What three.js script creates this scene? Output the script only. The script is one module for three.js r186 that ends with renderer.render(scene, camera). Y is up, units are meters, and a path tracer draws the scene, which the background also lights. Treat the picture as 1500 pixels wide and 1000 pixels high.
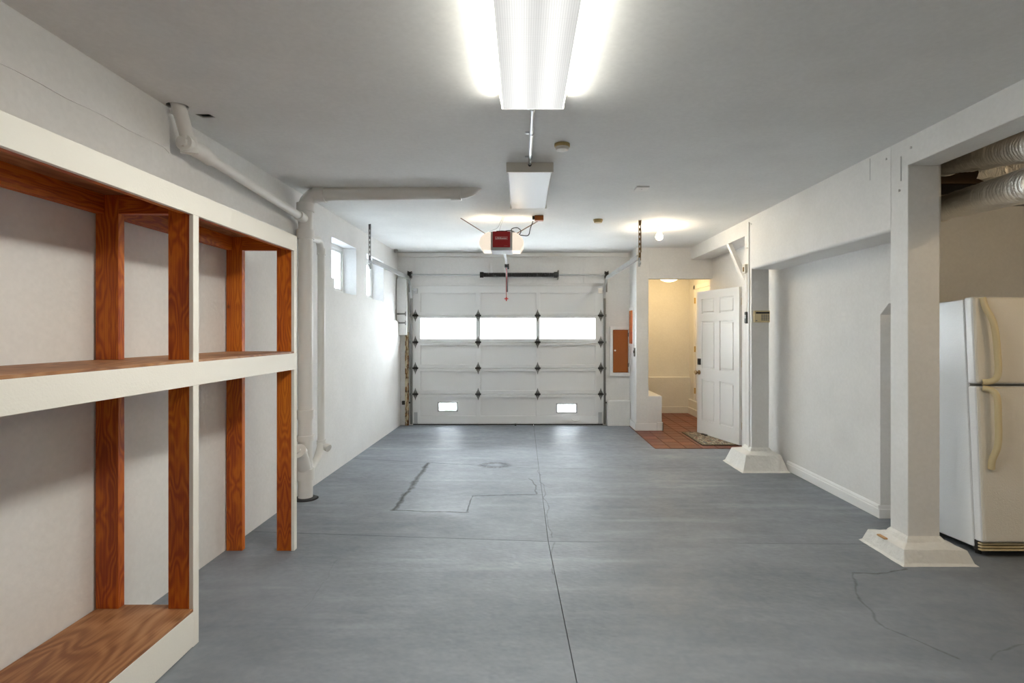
import * as THREE from 'three';
import { RoundedBoxGeometry } from 'three/addons/geometries/RoundedBoxGeometry.js';
import { mergeGeometries } from 'three/addons/utils/BufferGeometryUtils.js';
import { RectAreaLightUniformsLib } from 'three/addons/lights/RectAreaLightUniformsLib.js';

// ---------------------------------------------------------------- camera, sky, exposure
const scene = new THREE.Scene();
const renderer = new THREE.WebGLRenderer();
renderer.toneMapping = THREE.LinearToneMapping;
renderer.toneMappingExposure = 2.4;
renderer.shadowMap.enabled = true;
RectAreaLightUniformsLib.init();
const F = 800, VX = 766, VY = 487, EYE = 1.46;           // focal length and vanishing point in pixels of the 1500 x 1000 frame
const camera = new THREE.PerspectiveCamera(2 * Math.atan(500 / F) * 180 / Math.PI, 1.5, 0.05, 100);
camera.position.set(0, EYE, 0);
camera.lookAt(0, EYE, -10);
camera.setViewOffset(1500, 1000, 750 - VX, 500 - VY, 1500, 1000);
scene.background = new THREE.Color(0.87, 0.95, 1.0);      // overcast daylight outside
scene.backgroundIntensity = 15;

const LAMP = { tube: 16.5, side: 5.5, tubeGlow: 0.46, sideGlow: 2.2, bulb: 0.6, opener: 0.06, hall: 0.5, rear: 0.75 };
function lamp(l, x, y, z, r = 1) { l.position.set(x, y, z); l.castShadow = true; l.shadow.radius = r; return l; }

// ---------------------------------------------------------------- helpers
const CEIL = 2.725;
const at = (px, py, d) => new THREE.Vector3((px - VX) / F * d, EYE - (py - VY) / F * d, -d);
let seed = 7;
const rnd = () => { seed = (seed * 1664525 + 1013904223) >>> 0; return seed / 4294967296; };
const used = {};
function numbered(n) { const k = used[n] = (used[n] ?? -1) + 1; return k ? n + '_' + String(k).padStart(3, '0') : n; }
function thing(name, label, category, pos = [0, 0, 0], group) {
  const o = new THREE.Group(); o.name = numbered(name); o.position.set(...pos); scene.add(o);
  o.userData = { label, category }; if (group) o.userData.group = group;
  return o;
}
function structure(name, label, pos = [0, 0, 0]) {
  const o = new THREE.Group(); o.name = numbered(name); o.position.set(...pos); scene.add(o);
  o.userData = { label, kind: 'structure' };
  return o;
}
function mesh(name, geo, mat, parent = scene, pos) {
  const m = new THREE.Mesh(Array.isArray(geo) ? merge(geo) : geo, mat);
  m.name = name; m.castShadow = m.receiveShadow = true;
  if (pos) m.position.set(...pos);
  parent.add(m); return m;
}
function merge(list) {
  return mergeGeometries(list.map((g) => { const n = g.index ? g.toNonIndexed() : g; for (const k of Object.keys(n.attributes)) if (!['position', 'normal', 'uv'].includes(k)) n.deleteAttribute(k); return n; }));
}
// texture coordinates in metres, v along the grain axis
function uvm(g, grain = 'y', off = [0, 0]) {
  const p = g.attributes.position, n = g.attributes.normal, uv = new Float32Array(p.count * 2), gi = 'xyz'.indexOf(grain);
  for (let i = 0; i < p.count; i++) {
    const a = [Math.abs(n.getX(i)), Math.abs(n.getY(i)), Math.abs(n.getZ(i))], c = [p.getX(i), p.getY(i), p.getZ(i)];
    const k = a[0] >= a[1] && a[0] >= a[2] ? 0 : a[1] >= a[2] ? 1 : 2;
    const rest = [0, 1, 2].filter((j) => j !== k);
    const v = rest.includes(gi) ? gi : rest[1], u = rest.find((j) => j !== v);
    uv[2 * i] = c[u] + off[0]; uv[2 * i + 1] = c[v] + off[1];
  }
  g.setAttribute('uv', new THREE.BufferAttribute(uv, 2));
  return g;
}
// box from ranges, softly rounded when r > 0
function bx(x0, x1, y0, y1, z0, z1, r = 0, grain = 'y') {
  const w = Math.abs(x1 - x0), h = Math.abs(y1 - y0), d = Math.abs(z1 - z0);
  const g = r > 0 ? new RoundedBoxGeometry(w, h, d, 2, Math.min(r, w / 2.01, h / 2.01, d / 2.01)) : new THREE.BoxGeometry(w, h, d);
  g.translate((x0 + x1) / 2, (y0 + y1) / 2, (z0 + z1) / 2);
  return uvm(g, grain, [rnd() * 3, rnd() * 3]);
}
function shapeOf(pts, holes = []) {
  const s = new THREE.Shape(pts.map(([a, b]) => new THREE.Vector2(a, b)));
  for (const h of holes) s.holes.push(new THREE.Path(h.map(([a, b]) => new THREE.Vector2(a, b))));
  return s;
}
const rect = (a0, a1, b0, b1) => [[a0, b0], [a1, b0], [a1, b1], [a0, b1]];
function ext(pts, holes, depth, bevel = 0) {
  const o = bevel ? { depth: depth - 2 * bevel, bevelEnabled: true, bevelThickness: bevel, bevelSize: bevel, bevelOffset: -bevel, bevelSegments: 2, curveSegments: 16 } : { depth, bevelEnabled: false, curveSegments: 16 };
  const g = new THREE.ExtrudeGeometry(Array.isArray(pts) ? shapeOf(pts, holes) : pts, o);
  if (bevel) g.translate(0, 0, bevel);
  return g;
}
// a wall across the view: outline in (x, y), front face at z = -d
function wallX(pts, holes, d, t, bevel = 0) { const g = ext(pts, holes, t, bevel); g.translate(0, 0, -d - t); return uvm(g); }
// a wall along the view: outline in (depth, y), face at x = face(depth), thickness towards side
function wallZ(pts, holes, face, t, side, bevel = 0) {
  const g = ext(pts, holes, t, bevel), p = g.attributes.position;
  for (let i = 0; i < p.count; i++) { const d = p.getX(i), y = p.getY(i), c = p.getZ(i); p.setXYZ(i, face(d) + side * c, y, -d); }
  if (side < 0) for (let i = 0; i < p.count; i += 3) {
    const b = [p.getX(i + 1), p.getY(i + 1), p.getZ(i + 1)];
    p.setXYZ(i + 1, p.getX(i + 2), p.getY(i + 2), p.getZ(i + 2)); p.setXYZ(i + 2, ...b);
  }
  g.computeVertexNormals();
  return uvm(g);
}
// a slab lying flat: outline in (x, depth), top at y
function slab(pts, holes, top, t, bevel = 0) { const g = ext(pts, holes, t, bevel); g.rotateX(-Math.PI / 2); g.translate(0, top - t, 0); return uvm(g); }
function insetPoly(pts, k) {
  let area = 0; const n = pts.length;
  for (let i = 0; i < n; i++) { const [a, b] = pts[i], [c, d] = pts[(i + 1) % n]; area += a * d - c * b; }
  const s = Math.sign(area), out = [];
  for (let i = 0; i < n; i++) {
    const p0 = pts[(i + n - 1) % n], p1 = pts[i], p2 = pts[(i + 1) % n];
    const e1 = [p1[0] - p0[0], p1[1] - p0[1]], e2 = [p2[0] - p1[0], p2[1] - p1[1]], l1 = Math.hypot(...e1), l2 = Math.hypot(...e2);
    const n1 = [-e1[1] / l1 * s, e1[0] / l1 * s], n2 = [-e2[1] / l2 * s, e2[0] / l2 * s], dot = 1 + n1[0] * n2[0] + n1[1] * n2[1];
    out.push([p1[0] + k * (n1[0] + n2[0]) / dot, p1[1] + k * (n1[1] + n2[1]) / dot]);
  }
  return out;
}
const V = (...a) => new THREE.Vector3(...a);
function cyl(a, b, r, seg = 20, r2 = r) {
  const d = b.clone().sub(a), g = new THREE.CylinderGeometry(r2, r, d.length(), seg);
  g.applyQuaternion(new THREE.Quaternion().setFromUnitVectors(V(0, 1, 0), d.clone().normalize()));
  const m = a.clone().add(b).multiplyScalar(0.5); g.translate(m.x, m.y, m.z); return g;
}
function bar(a, b, w, t, up = V(0, 1, 0)) {             // rectangular bar from a to b
  const d = b.clone().sub(a), g = new THREE.BoxGeometry(w, t, d.length());
  uvm(g, 'z');
  const o = new THREE.Object3D(); o.up.copy(up); o.position.copy(a).add(b).multiplyScalar(0.5); o.lookAt(b); o.updateMatrix();
  g.applyMatrix4(o.matrix); return g;
}
function pipePath(pts, bend) {
  const c = new THREE.CurvePath(); let last = pts[0];
  for (let i = 1; i < pts.length - 1; i++) {
    const a = pts[i].clone().lerp(pts[i - 1], Math.min(0.49, bend / pts[i].distanceTo(pts[i - 1]))), b = pts[i].clone().lerp(pts[i + 1], Math.min(0.49, bend / pts[i].distanceTo(pts[i + 1])));
    c.add(new THREE.LineCurve3(last, a)); c.add(new THREE.QuadraticBezierCurve3(a, pts[i], b)); last = b;
  }
  c.add(new THREE.LineCurve3(last, pts[pts.length - 1])); return c;
}
const pipe = (pts, r, bend = 0.1, n = 60, seg = 18) => new THREE.TubeGeometry(pipePath(pts, bend), n, r, seg);
const cable = (pts, r, n = 40) => new THREE.TubeGeometry(new THREE.CatmullRomCurve3(pts), n, r, 6);

// ---------------------------------------------------------------- noise and textures
const H = new Uint8Array(512); { let s = 99; for (let i = 0; i < 512; i++) { s = (s * 1664525 + 1013904223) >>> 0; H[i] = s >>> 24; } }
function vn(x, y) {
  const xi = Math.floor(x), yi = Math.floor(y), fx = x - xi, fy = y - yi, u = fx * fx * (3 - 2 * fx), v = fy * fy * (3 - 2 * fy);
  const h = (a, b) => H[(H[a & 255] + b) & 511 & 255] / 255;
  const a = h(xi, yi), b = h(xi + 1, yi), c = h(xi, yi + 1), d = h(xi + 1, yi + 1);
  return a + (b - a) * u + (c - a) * v + (a - b - c + d) * u * v;
}
function fbm(x, y, o = 4) { let s = 0, a = 0.5, t = 0; for (let i = 0; i < o; i++) { s += a * vn(x, y); t += a; a *= 0.5; x = x * 2.03 + 17.3; y = y * 2.03 + 9.1; } return s / t; }
function tex(w, h, fn, metresU, metresV, srgb = true) {
  const d = new Uint8Array(w * h * 4);
  for (let j = 0; j < h; j++) for (let i = 0; i < w; i++) { const c = fn(i / w, j / h), k = 4 * (j * w + i); for (let q = 0; q < 3; q++) d[k + q] = Math.max(0, Math.min(255, c[q])); d[k + 3] = 255; }
  const t = new THREE.DataTexture(d, w, h); t.magFilter = THREE.LinearFilter; t.minFilter = THREE.LinearMipmapLinearFilter; t.generateMipmaps = true;
  t.wrapS = t.wrapT = THREE.MirroredRepeatWrapping; t.repeat.set(1 / metresU, 1 / metresV);
  if (srgb) t.colorSpace = THREE.SRGBColorSpace; t.needsUpdate = true; return t;
}
const plasterBump = tex(512, 512, (u, v) => { const n = 255 * (0.6 * fbm(u * 10, v * 10, 4) + 0.4 * fbm(u * 60, v * 60, 3)); return [n, n, n]; }, 1.2, 1.2, false);
const plasterMap = tex(512, 512, (u, v) => { const n = (fbm(u * 6, v * 6, 4) - 0.5) * 10 + (fbm(u * 90, v * 90, 2) - 0.5) * 7; return [246 + n, 246 + n, 246 + n]; }, 1.6, 1.6);
const orangePeel = tex(256, 256, (u, v) => { const n = 255 * fbm(u * 40, v * 40, 3); return [n, n, n]; }, 0.25, 0.25, false);
function woodTex(c0, c1, c2, su, sv) {
  return tex(256, 1024, (u, v) => {
    const w = fbm(u * 3, v * 3.2, 3), ring = Math.sin((u * 2.2 + w * 2.1 + v * 0.25) * 26), fine = fbm(u * 90, v * 6, 3), big = fbm(u * 2 + 5, v * 2.5, 3);
    let t = 0.5 + 0.22 * ring + (fine - 0.5) * 0.7 + (big - 0.5) * 1.1;
    const kx = (u - 0.55) * 0.25, ky = (v - 0.32) * 1.1, kn = Math.exp(-(kx * kx + ky * ky * 0.6) / 0.0002), lx = (u - 0.25) * 0.25, ly = (v - 0.8) * 1.1, ln = Math.exp(-(lx * lx + ly * ly * 0.6) / 0.00012);
    t = Math.max(0, Math.min(1, t));
    const q = t < 0.5 ? [0, 1, 2].map((i) => c0[i] + (c1[i] - c0[i]) * t * 2) : [0, 1, 2].map((i) => c1[i] + (c2[i] - c1[i]) * (t - 0.5) * 2);
    const k = 1 - 0.35 * Math.min(1, kn + ln);
    return q.map((x) => x * k);
  }, su, sv);
}
const firTex = woodTex([154, 62, 0], [194, 97, 5], [218, 126, 24], 0.25, 1.1);
const plyTex = woodTex([128, 80, 48], [166, 116, 76], [186, 140, 100], 0.7, 1.4);

const std = (o) => new THREE.MeshStandardMaterial(o), phy = (o) => new THREE.MeshPhysicalMaterial(o);
const lin = (r, g, b) => new THREE.Color().setRGB(r, g, b);
const M = {
  wall: std({ color: lin(0.88, 0.875, 0.86), map: plasterMap, bumpMap: plasterBump, bumpScale: 0.0016, roughness: 0.75 }),
  ceil: std({ color: lin(0.91, 0.915, 0.9), map: plasterMap, bumpMap: plasterBump, bumpScale: 0.0012, roughness: 0.85 }),
  trim: std({ color: lin(0.87, 0.87, 0.86), roughness: 0.45, bumpMap: orangePeel, bumpScale: 0.0004 }),
  beam: std({ color: lin(0.87, 0.865, 0.85), map: plasterMap, roughness: 0.55, bumpMap: plasterBump, bumpScale: 0.002 }),
  pedestal: std({ color: lin(0.86, 0.85, 0.81), map: plasterMap, roughness: 0.6, bumpMap: plasterBump, bumpScale: 0.014 }),
  pvc: std({ color: lin(0.82, 0.81, 0.78), roughness: 0.45 }),
  fascia: std({ color: lin(0.88, 0.85, 0.78), roughness: 0.55, bumpMap: orangePeel, bumpScale: 0.0005 }),
  fir: std({ map: firTex, roughness: 0.6 }),
  ply: std({ map: plyTex, roughness: 0.55 }),
  doorWhite: std({ color: lin(0.84, 0.845, 0.84), roughness: 0.5, bumpMap: orangePeel, bumpScale: 0.0004 }),
  panelWhite: std({ color: lin(0.84, 0.845, 0.84), roughness: 0.5, bumpMap: orangePeel, bumpScale: 0.0004 }),
  leaf: std({ color: lin(0.86, 0.865, 0.86), roughness: 0.4 }),
  steel: std({ color: lin(0.55, 0.56, 0.57), roughness: 0.38, metalness: 0.9 }),
  darkSteel: std({ color: lin(0.22, 0.22, 0.21), roughness: 0.5, metalness: 0.7 }),
  black: std({ color: lin(0.02, 0.02, 0.02), roughness: 0.5 }),
  rust: std({ color: lin(0.2, 0.11, 0.06), roughness: 0.7, metalness: 0.3 }),
  bronze: std({ color: lin(0.3, 0.2, 0.09), roughness: 0.55, metalness: 0.5 }),
  brass: std({ color: lin(0.6, 0.42, 0.16), roughness: 0.35, metalness: 0.9 }),
  cream: std({ color: lin(0.72, 0.6, 0.36), roughness: 0.35 }),
  almond: std({ color: lin(0.82, 0.78, 0.7), roughness: 0.38, bumpMap: orangePeel, bumpScale: 0.0012 }),
  fridgeWhite: std({ color: lin(0.86, 0.88, 0.9), roughness: 0.25, bumpMap: orangePeel, bumpScale: 0.0006 }),
  yellowed: std({ color: lin(0.52, 0.38, 0.16), roughness: 0.5 }),
  offwhite: std({ color: lin(0.72, 0.69, 0.62), roughness: 0.5 }),
  red: std({ color: lin(0.36, 0.006, 0.008), roughness: 0.3 }),
  redCord: std({ color: lin(0.6, 0.03, 0.03), roughness: 0.6 }),
  orangeDoor: std({ color: lin(0.36, 0.1, 0.014), roughness: 0.5 }),
  hallWall: std({ color: lin(0.87, 0.865, 0.84), map: plasterMap, roughness: 0.7, bumpMap: plasterBump, bumpScale: 0.002 }),
  darkWood: std({ color: lin(0.15, 0.095, 0.058), roughness: 0.9 }),
  greyBox: std({ color: lin(0.5, 0.5, 0.5), roughness: 0.75 }),
  grout: std({ color: lin(0.14, 0.06, 0.04), roughness: 0.9 }),
  glass: phy({ color: 0xffffff, transmission: 1, thickness: 0, roughness: 0.45, ior: 1.45 }),
  sideGlass: phy({ color: lin(0.5, 0.52, 0.55), transmission: 1, thickness: 0, roughness: 0.3, ior: 1.45 }),
  stucco: std({ color: lin(0.72, 0.71, 0.68), roughness: 0.9, bumpMap: plasterBump, bumpScale: 0.01 }),
  bulbGlow: std({ color: 0xffffff, emissive: lin(1, 0.8, 0.52), emissiveIntensity: 6 }),
};

// ---------------------------------------------------------------- floor: concrete slabs with open joints
const cracks = [
  // edges of the repaired patch, rough, in (x, depth, half width, strength)
  [[[-1.06, 6.1], [-1.07, 4.49]], 0.032, 0.8], [[[-1.09, 4.49], [-0.46, 4.43]], 0.012, 0.6], [[[-0.46, 4.43], [-0.45, 4.89]], 0.006, 0.5],
  [[[-0.45, 4.89], [0.12, 4.92], [0.09, 5.4], [0.06, 5.47]], 0.008, 0.55],
  [[[0.165, 5.8], [0.2, 4.6], [0.19, 3.9]], 0.006, 0.35], [[[0.2, 3.8], [0.2, 3.3]], 0.007, 0.3],
  [[[2.0, 3.34], [2.12, 3.31], [2.38, 3.37]], 0.01, 0.45], [[[2.0, 3.34], [1.87, 3.02], [1.79, 2.69], [1.86, 2.56], [1.94, 2.45]], 0.009, 0.32], [[[2.08, 2.44], [2.45, 2.6]], 0.005, 0.3],
  [[[-1.2, 3.5], [-1.16, 2.9]], 0.004, 0.12],
];
const segD = (x, y, a, b) => { const dx = b[0] - a[0], dy = b[1] - a[1], t = Math.max(0, Math.min(1, ((x - a[0]) * dx + (y - a[1]) * dy) / (dx * dx + dy * dy))); return Math.hypot(x - a[0] - t * dx, y - a[1] - t * dy); };
const FU = 6.8;
const floorTone = (u, v) => {
  const x = u * FU - 2.2, y = v * FU + 2;
  let n = (fbm(x * 1.3, y * 2.2, 4) - 0.5) * 26 + (fbm(x * 3.5, y * 14, 3) - 0.5) * 14 + (fbm(x * 45, y * 45, 2) - 0.5) * 9;
  const streak = fbm(x * 1.2 + 40, y * 8 + 3, 4); if (streak > 0.6) n += (streak - 0.6) * 60;
  const spot = vn(x * 9 + 3, y * 9); if (spot > 0.93) n -= (spot - 0.93) * 160 * fbm(x * 50, y * 50, 2);
  let c = 0, w;
  const cx = x + (fbm(x * 5, y * 5 + 60, 3) - 0.5) * 0.07, cy = y + (fbm(x * 5 + 90, y * 5, 3) - 0.5) * 0.07;
  for (const [pl, hw, st] of cracks) for (let i = 0; i + 1 < pl.length; i++) {
    const d = segD(cx, cy, pl[i], pl[i + 1]);
    if (d < hw * 3) { const ww = hw * (0.35 + 1.3 * fbm(x * 22, y * 22, 3)), rag = fbm(x * 60, y * 60, 2); c = Math.max(c, st * Math.max(0, 1 - d / ww) * (0.5 + rag)); }
  }
  // dark worn ring left by the old drain cover
  const e = Math.hypot((x + 0.31) / 0.17, (y - 6.02) / 0.13); if (e < 1.3) c = Math.max(c, 0.55 * Math.max(0, 1 - Math.abs(e - 0.75) / 0.45) * fbm(x * 60, y * 60, 2) * 1.6);
  return [n, c];
};
const floorMap = tex(1536, 1536, (u, v) => { const [n, c] = floorTone(u, v), k = 1 - 0.8 * Math.min(1, c); return [(124 + n) * k, (130 + n) * k, (138 + n * 0.96) * k]; }, 1, 1);
const floorRough = tex(512, 512, (u, v) => { const x = u * FU, y = v * FU; const r = 255 * (0.56 + 0.25 * (fbm(x * 2, y * 2, 4) - 0.5) + 0.2 * (fbm(x * 20, y * 20, 2) - 0.5)); return [r, r, r]; }, 1, 1, false);
const floorBump = tex(1024, 1024, (u, v) => { const x = u * FU, y = v * FU; const r = 255 * (0.5 * fbm(x * 4, y * 4, 3) + 0.5 * fbm(x * 40, y * 60, 3)); return [r, r, r]; }, 1, 1, false);
M.floor = std({ map: floorMap, roughnessMap: floorRough, roughness: 1, bumpMap: floorBump, bumpScale: 0.0035 });
M.bed = std({ color: lin(0.05, 0.052, 0.055), roughness: 0.95 });
{
  const fl = structure('floor', 'grey painted concrete garage floor cast in slabs with open joints');
  const T1l = [-2.12, 6.37], T1c = [0.172, 5.87], T1r = [2.9, 5.93], T2l = [-2.12, 4.02], T2c = [0.177, 3.82], T2r = [4.5, 3.725], N = [0.225, 2.277], R = [0.36, -2.6];
  const polys = [
    [[-2.12, 8.72], [0.169, 8.72], T1c, T1l],
    [[0.169, 8.72], [1.66, 8.72], [1.66, 6.87], [2.9, 6.87], T1r, T1c],
    [[-1.06, 6.137], T1c, [0.175, 4.93], [-0.45, 4.89], [-0.46, 4.44], [-1.066, 4.49]],
    [T1l, [-1.06, 6.137], [-1.066, 4.49], [-0.46, 4.44], [-0.45, 4.89], [0.175, 4.93], T2c, T2l],
    [T1c, T1r, [2.9, 4.85], [4.5, 4.85], T2r, T2c],
    [T2l, T2c, N, R, [-2.12, -2.6]],
    [T2c, T2r, [4.5, -2.6], R, N],
  ];
  for (const p of polys) {
    const g = slab(insetPoly(p, 0.0022), [], 0, 0.03), q = g.attributes.position, uv = g.attributes.uv;
    for (let i = 0; i < q.count; i++) uv.setXY(i, (q.getX(i) + 2.2) / FU, (-q.getZ(i) - 2) / FU);
    mesh('slab', g, M.floor, fl);
  }
  mesh('slab_bed', bx(-2.2, 4.6, -0.12, -0.022, 2.7, -8.75), M.bed, fl);
}
{ // red tile floor of the entry, running on into the hall
  const tl = structure('tile_floor', 'red terracotta tile floor in front of the hall opening');
  mesh('grout_bed', bx(1.663, 3.1, -0.1, -0.004, -6.874, -10.1), M.grout, tl);
  const mats = [[0.2, 0.055, 0.026], [0.225, 0.064, 0.03], [0.17, 0.045, 0.022], [0.245, 0.072, 0.036], [0.19, 0.058, 0.032]].map((c) => std({ color: lin(...c), map: plasterMap, roughness: 0.42, bumpMap: plasterBump, bumpScale: 0.004 }));
  const g = bx(-0.097, 0.097, -0.012, 0.004, -0.097, 0.097, 0.003);
  for (let i = 0; i < 7; i++) for (let j = 0; j < 16; j++) {
    const t = mesh('floor_tile', g, mats[Math.floor(rnd() * 5)], tl, [1.764 + i * 0.2, rnd() * 0.001, -6.974 - j * 0.2]);
    t.rotation.y = Math.floor(rnd() * 4) * Math.PI / 2;
  }
}

// ---------------------------------------------------------------- ceiling and walls
{
  const c = structure('ceiling', 'smooth off-white garage ceiling with a small dark slot by the wall');
  const s = at(301, 170, 1.265 * F / 317), w = 0.045, h = 0.028;
  const hole = [[s.x - w, -s.z - h], [s.x + w * 0.8, -s.z - h], [s.x + w * 1.05, -s.z + h], [s.x - w * 0.7, -s.z + h]];
  const hx = -1.93, hd = 3.05, ring = []; for (let i = 0; i < 16; i++) ring.push([hx + 0.058 * Math.cos(i * Math.PI / 8), hd + 0.05 * Math.sin(i * Math.PI / 8)]);
  mesh('ceiling_board', slab([[-2.3, -2.7], [2.7, -2.7], [2.7, 8.13], [2.62, 8.95], [-2.3, 8.95]], [hole, ring], CEIL + 0.008, 0.008), M.ceil, c);
  const r = structure('roof_deck', 'dark boards of the floor above over the ceiling');
  mesh('deck', bx(-2.5, 4.8, 3.1, 3.25, 2.9, -10.4), M.darkWood, r);
}
const XU = (d) => -2.07 + 0.0106 * d;
{
  const w = structure('wall_left', 'white plastered left wall with two small high windows');
  const w1 = rect(5.73, 6.56, 1.905, 2.47), w2 = rect(6.97, 7.78, 1.905, 2.47);
  mesh('plaster', wallZ(rect(-2.9, 8.95, -0.05, 3.12), [w1, w2], XU, 0.22, -1), M.wall, w);
  mesh('lower_plaster', wallZ([[-2.8, -0.05], [5.03, -0.05], [5.03, 2.03], [4.86, 2.03], [4.86, 2.43], [3.27, 2.44], [3.26, 2.475], [3.1, 2.475], [3.07, 2.52], [-2.8, 2.52]], [], () => -1.996, 0.12, -1), M.wall, w);
  mesh('foundation', wallZ([[5.03, -0.05], [8.64, -0.05], [8.64, 1.64], [6.94, 1.64], [6.94, 1.87], [5.75, 1.87], [5.75, 2.03], [5.03, 2.03]], [], (d) => -2.085 + 0.0177 * d, 0.12, -1), M.wall, w);
  // upper plaster band with a ragged lower edge
  const pts = [[-2.8, 2.74], [-2.8, 2.48]]; for (let d = -2.6; d < 3.05; d += 0.06) pts.push([d, 2.478 + 0.018 * fbm(d * 5 + 30, 1.5, 3)]); pts.push([3.08, 2.47], [3.08, 2.74]);
  mesh('upper_band', wallZ(pts, [], () => -1.992, 0.16, -1), M.wall, w);
  for (const [n, [a, b]] of [[1, [5.73, 6.56]], [2, [6.97, 7.78]]]) {
    const o = structure('window_' + n, n === 1 ? 'high side window with white frame close to the drain pipes' : 'high side window behind the hanging end of the door track');
    const X = XU((a + b) / 2) - 0.15;
    mesh('window_frame', wallZ(rect(a, b, 1.905, 2.47), [rect(a + 0.045, b - 0.045, 1.95, 2.425)], () => X, 0.05, -1), M.trim, o);
    mesh('sash', wallZ(rect(a + 0.045, b - 0.045, 1.95, 2.425), [rect(a + 0.07, b - 0.07, 1.975, 2.4)], () => X - 0.012, 0.025, -1), M.trim, o);
    mesh('pane', wallZ(rect(a + 0.065, b - 0.065, 1.97, 2.405), [], () => X - 0.022, 0.004, -1), M.sideGlass, o);
  }
  const nb = structure('neighbour_wall', 'pale stucco wall of the neighbouring house outside the side windows');
  mesh('stucco', bx(-3.9, -3.6, -0.5, 4.6, 1, -12.4), M.stucco, nb);
}
const DB = 8.65, S = F / DB, gx = (px) => (px - VX) / S, gy = (py) => EYE - (py - VY) / S;
{
  const w = structure('wall_back', 'white boarded wall around and above the garage door');
  mesh('wall_board', wallX(rect(-2.3, 1.75, -0.05, 3.12), [rect(-1.74, 1.265, -0.04, 2.2)], DB - 0.02, 0.14), M.wall, w);
  mesh('header_batten', bx(-1.98, 1.66, 2.655, 2.715, -DB + 0.02, -DB + 0.05, 0.003), M.trim, w);
  mesh('header_panel', bx(-1.72, gx(854), 2.235, 2.64, -DB + 0.02, -DB + 0.032, 0.002), M.wall, w);
  mesh('header_panel', bx(gx(854) + 0.006, 1.28, 2.235, 2.64, -DB + 0.02, -DB + 0.032, 0.002), M.wall, w);
  mesh('foundation_block', bx(1.32, 1.69, -0.02, 0.4, -DB - 0.02, -DB + 0.1, 0.02), M.wall, w);
  mesh('corner_block', bx(-1.97, -1.815, 1.42, 2.3, -DB + 0.02, -DB + 0.14, 0.006), M.wall, w);
  // weathered timber of the left jamb
  const peel = tex(128, 512, (u, v) => { const n = fbm(u * 8, v * 22, 4), m = fbm(u * 20 + 7, v * 60, 3); return n > 0.54 ? [208, 198, 170] : m > 0.52 ? [150, 108, 54] : m > 0.4 ? [104, 66, 32] : [66, 42, 26]; }, 0.08, 1.6);
  mesh('jamb_strip', bx(gx(594.5), gx(599.5), 0, 1.47, -DB + 0.02, -DB + 0.06), std({ map: peel, roughness: 0.85 }), w);
}
{
  const w = structure('wall_hall_side', 'white wall end between garage door and hall opening');
  mesh('wall_board', bx(1.687, 1.87, -0.05, 3.12, -8.13, -10.1, 0.008), M.wall, w);
  mesh('low_ledge', bx(1.86, 2.07, -0.02, 0.515, -8.13, -10, 0.01), M.wall, w);
  const b = structure('baseboard_hall', 'chipped white baseboard around the foot of the wall end');
  mesh('baseboard', [bx(1.672, 1.99, 0, 0.11, -8.114, -8.13, 0.004), bx(1.672, 1.687, 0, 0.11, -8.114, -8.6, 0.004)], M.trim, b);
  mesh('baseboard', [bx(1.995, 2.085, 0.0, 0.125, -8.112, -8.13, 0.004), bx(2.07, 2.085, 0, 0.125, -8.112, -8.5, 0.004)], M.trim, b);
}
{
  const w = structure('wall_hall_front', 'white wall above the hall opening');
  mesh('wall_board', wallX(rect(1.868, 3.2, 2.263, 3.12), [], 8.13, 0.14), M.wall, w);
  mesh('jamb', wallX(rect(2.83, 3.2, -0.03, 2.263), [], 8.13, 0.14), M.wall, w);
  const h = structure('wall_hall_back', 'cream hall wall with a low wainscot ledge, lit by the dome lamp');
  mesh('wall_board', wallX(rect(1.7, 3.3, -0.05, 3.1), [], 9.98, 0.15), M.hallWall, h);
  mesh('wainscot', bx(1.86, 3.04, 0, 0.655, -9.9, -9.99, 0.012), M.hallWall, h);
  mesh('baseboard', bx(1.86, 3.04, 0, 0.12, -9.88, -9.905, 0.006), M.hallWall, h);
  const r = structure('wall_hall_right', 'cream right side wall of the hall');
  mesh('wall_board', bx(3.04, 3.2, -0.05, 3.1, -8.2, -10.1), M.hallWall, r);
  mesh('wainscot', bx(3.0, 3.05, 0, 0.26, -8.3, -9.93, 0.008), M.hallWall, r);
  mesh('baseboard', bx(2.98, 3.01, 0, 0.12, -8.3, -9.9, 0.006), M.hallWall, r);
  const c = structure('ceiling_hall', 'low cream ceiling of the hall');
  mesh('ceiling_board', bx(1.7, 3.2, 2.43, 2.5, -8.2, -10.1), M.hallWall, c);
}
{
  const w = structure('wall_right', 'smooth white right wall with a chamfered end next to the refrigerator alcove');
  mesh('wall_board', wallZ([[8.2, -0.05], [8.2, 3.12], [4.1, 3.12], [4.1, 1.685], [4.21, 1.685], [4.31, 1.6], [4.31, -0.05]], [], () => 2.82, 0.12, 1), M.wall, w);
  const b = structure('baseboard_right', 'moulded white baseboard along the right wall');
  const prof = [[0, 0], [-0.02, 0], [-0.02, 0.068], [-0.013, 0.074], [-0.013, 0.086], [-0.006, 0.1], [0, 0.1]];
  const g = ext(prof, [], 1.5); g.translate(2.82, 0, -5.81); uvm(g); mesh('baseboard', g, M.trim, b);
  const g2 = ext(prof, [], 0.16); g2.rotateY(Math.PI / 2); g2.scale(1, 1, 1); g2.translate(2.8, 0, -4.31); uvm(g2);
  mesh('baseboard', g2, M.trim, b);
  mesh('door_trim', bx(2.79, 2.822, 0.0, 2.06, -6.86, -6.96, 0.004), M.trim, w);
}
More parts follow.
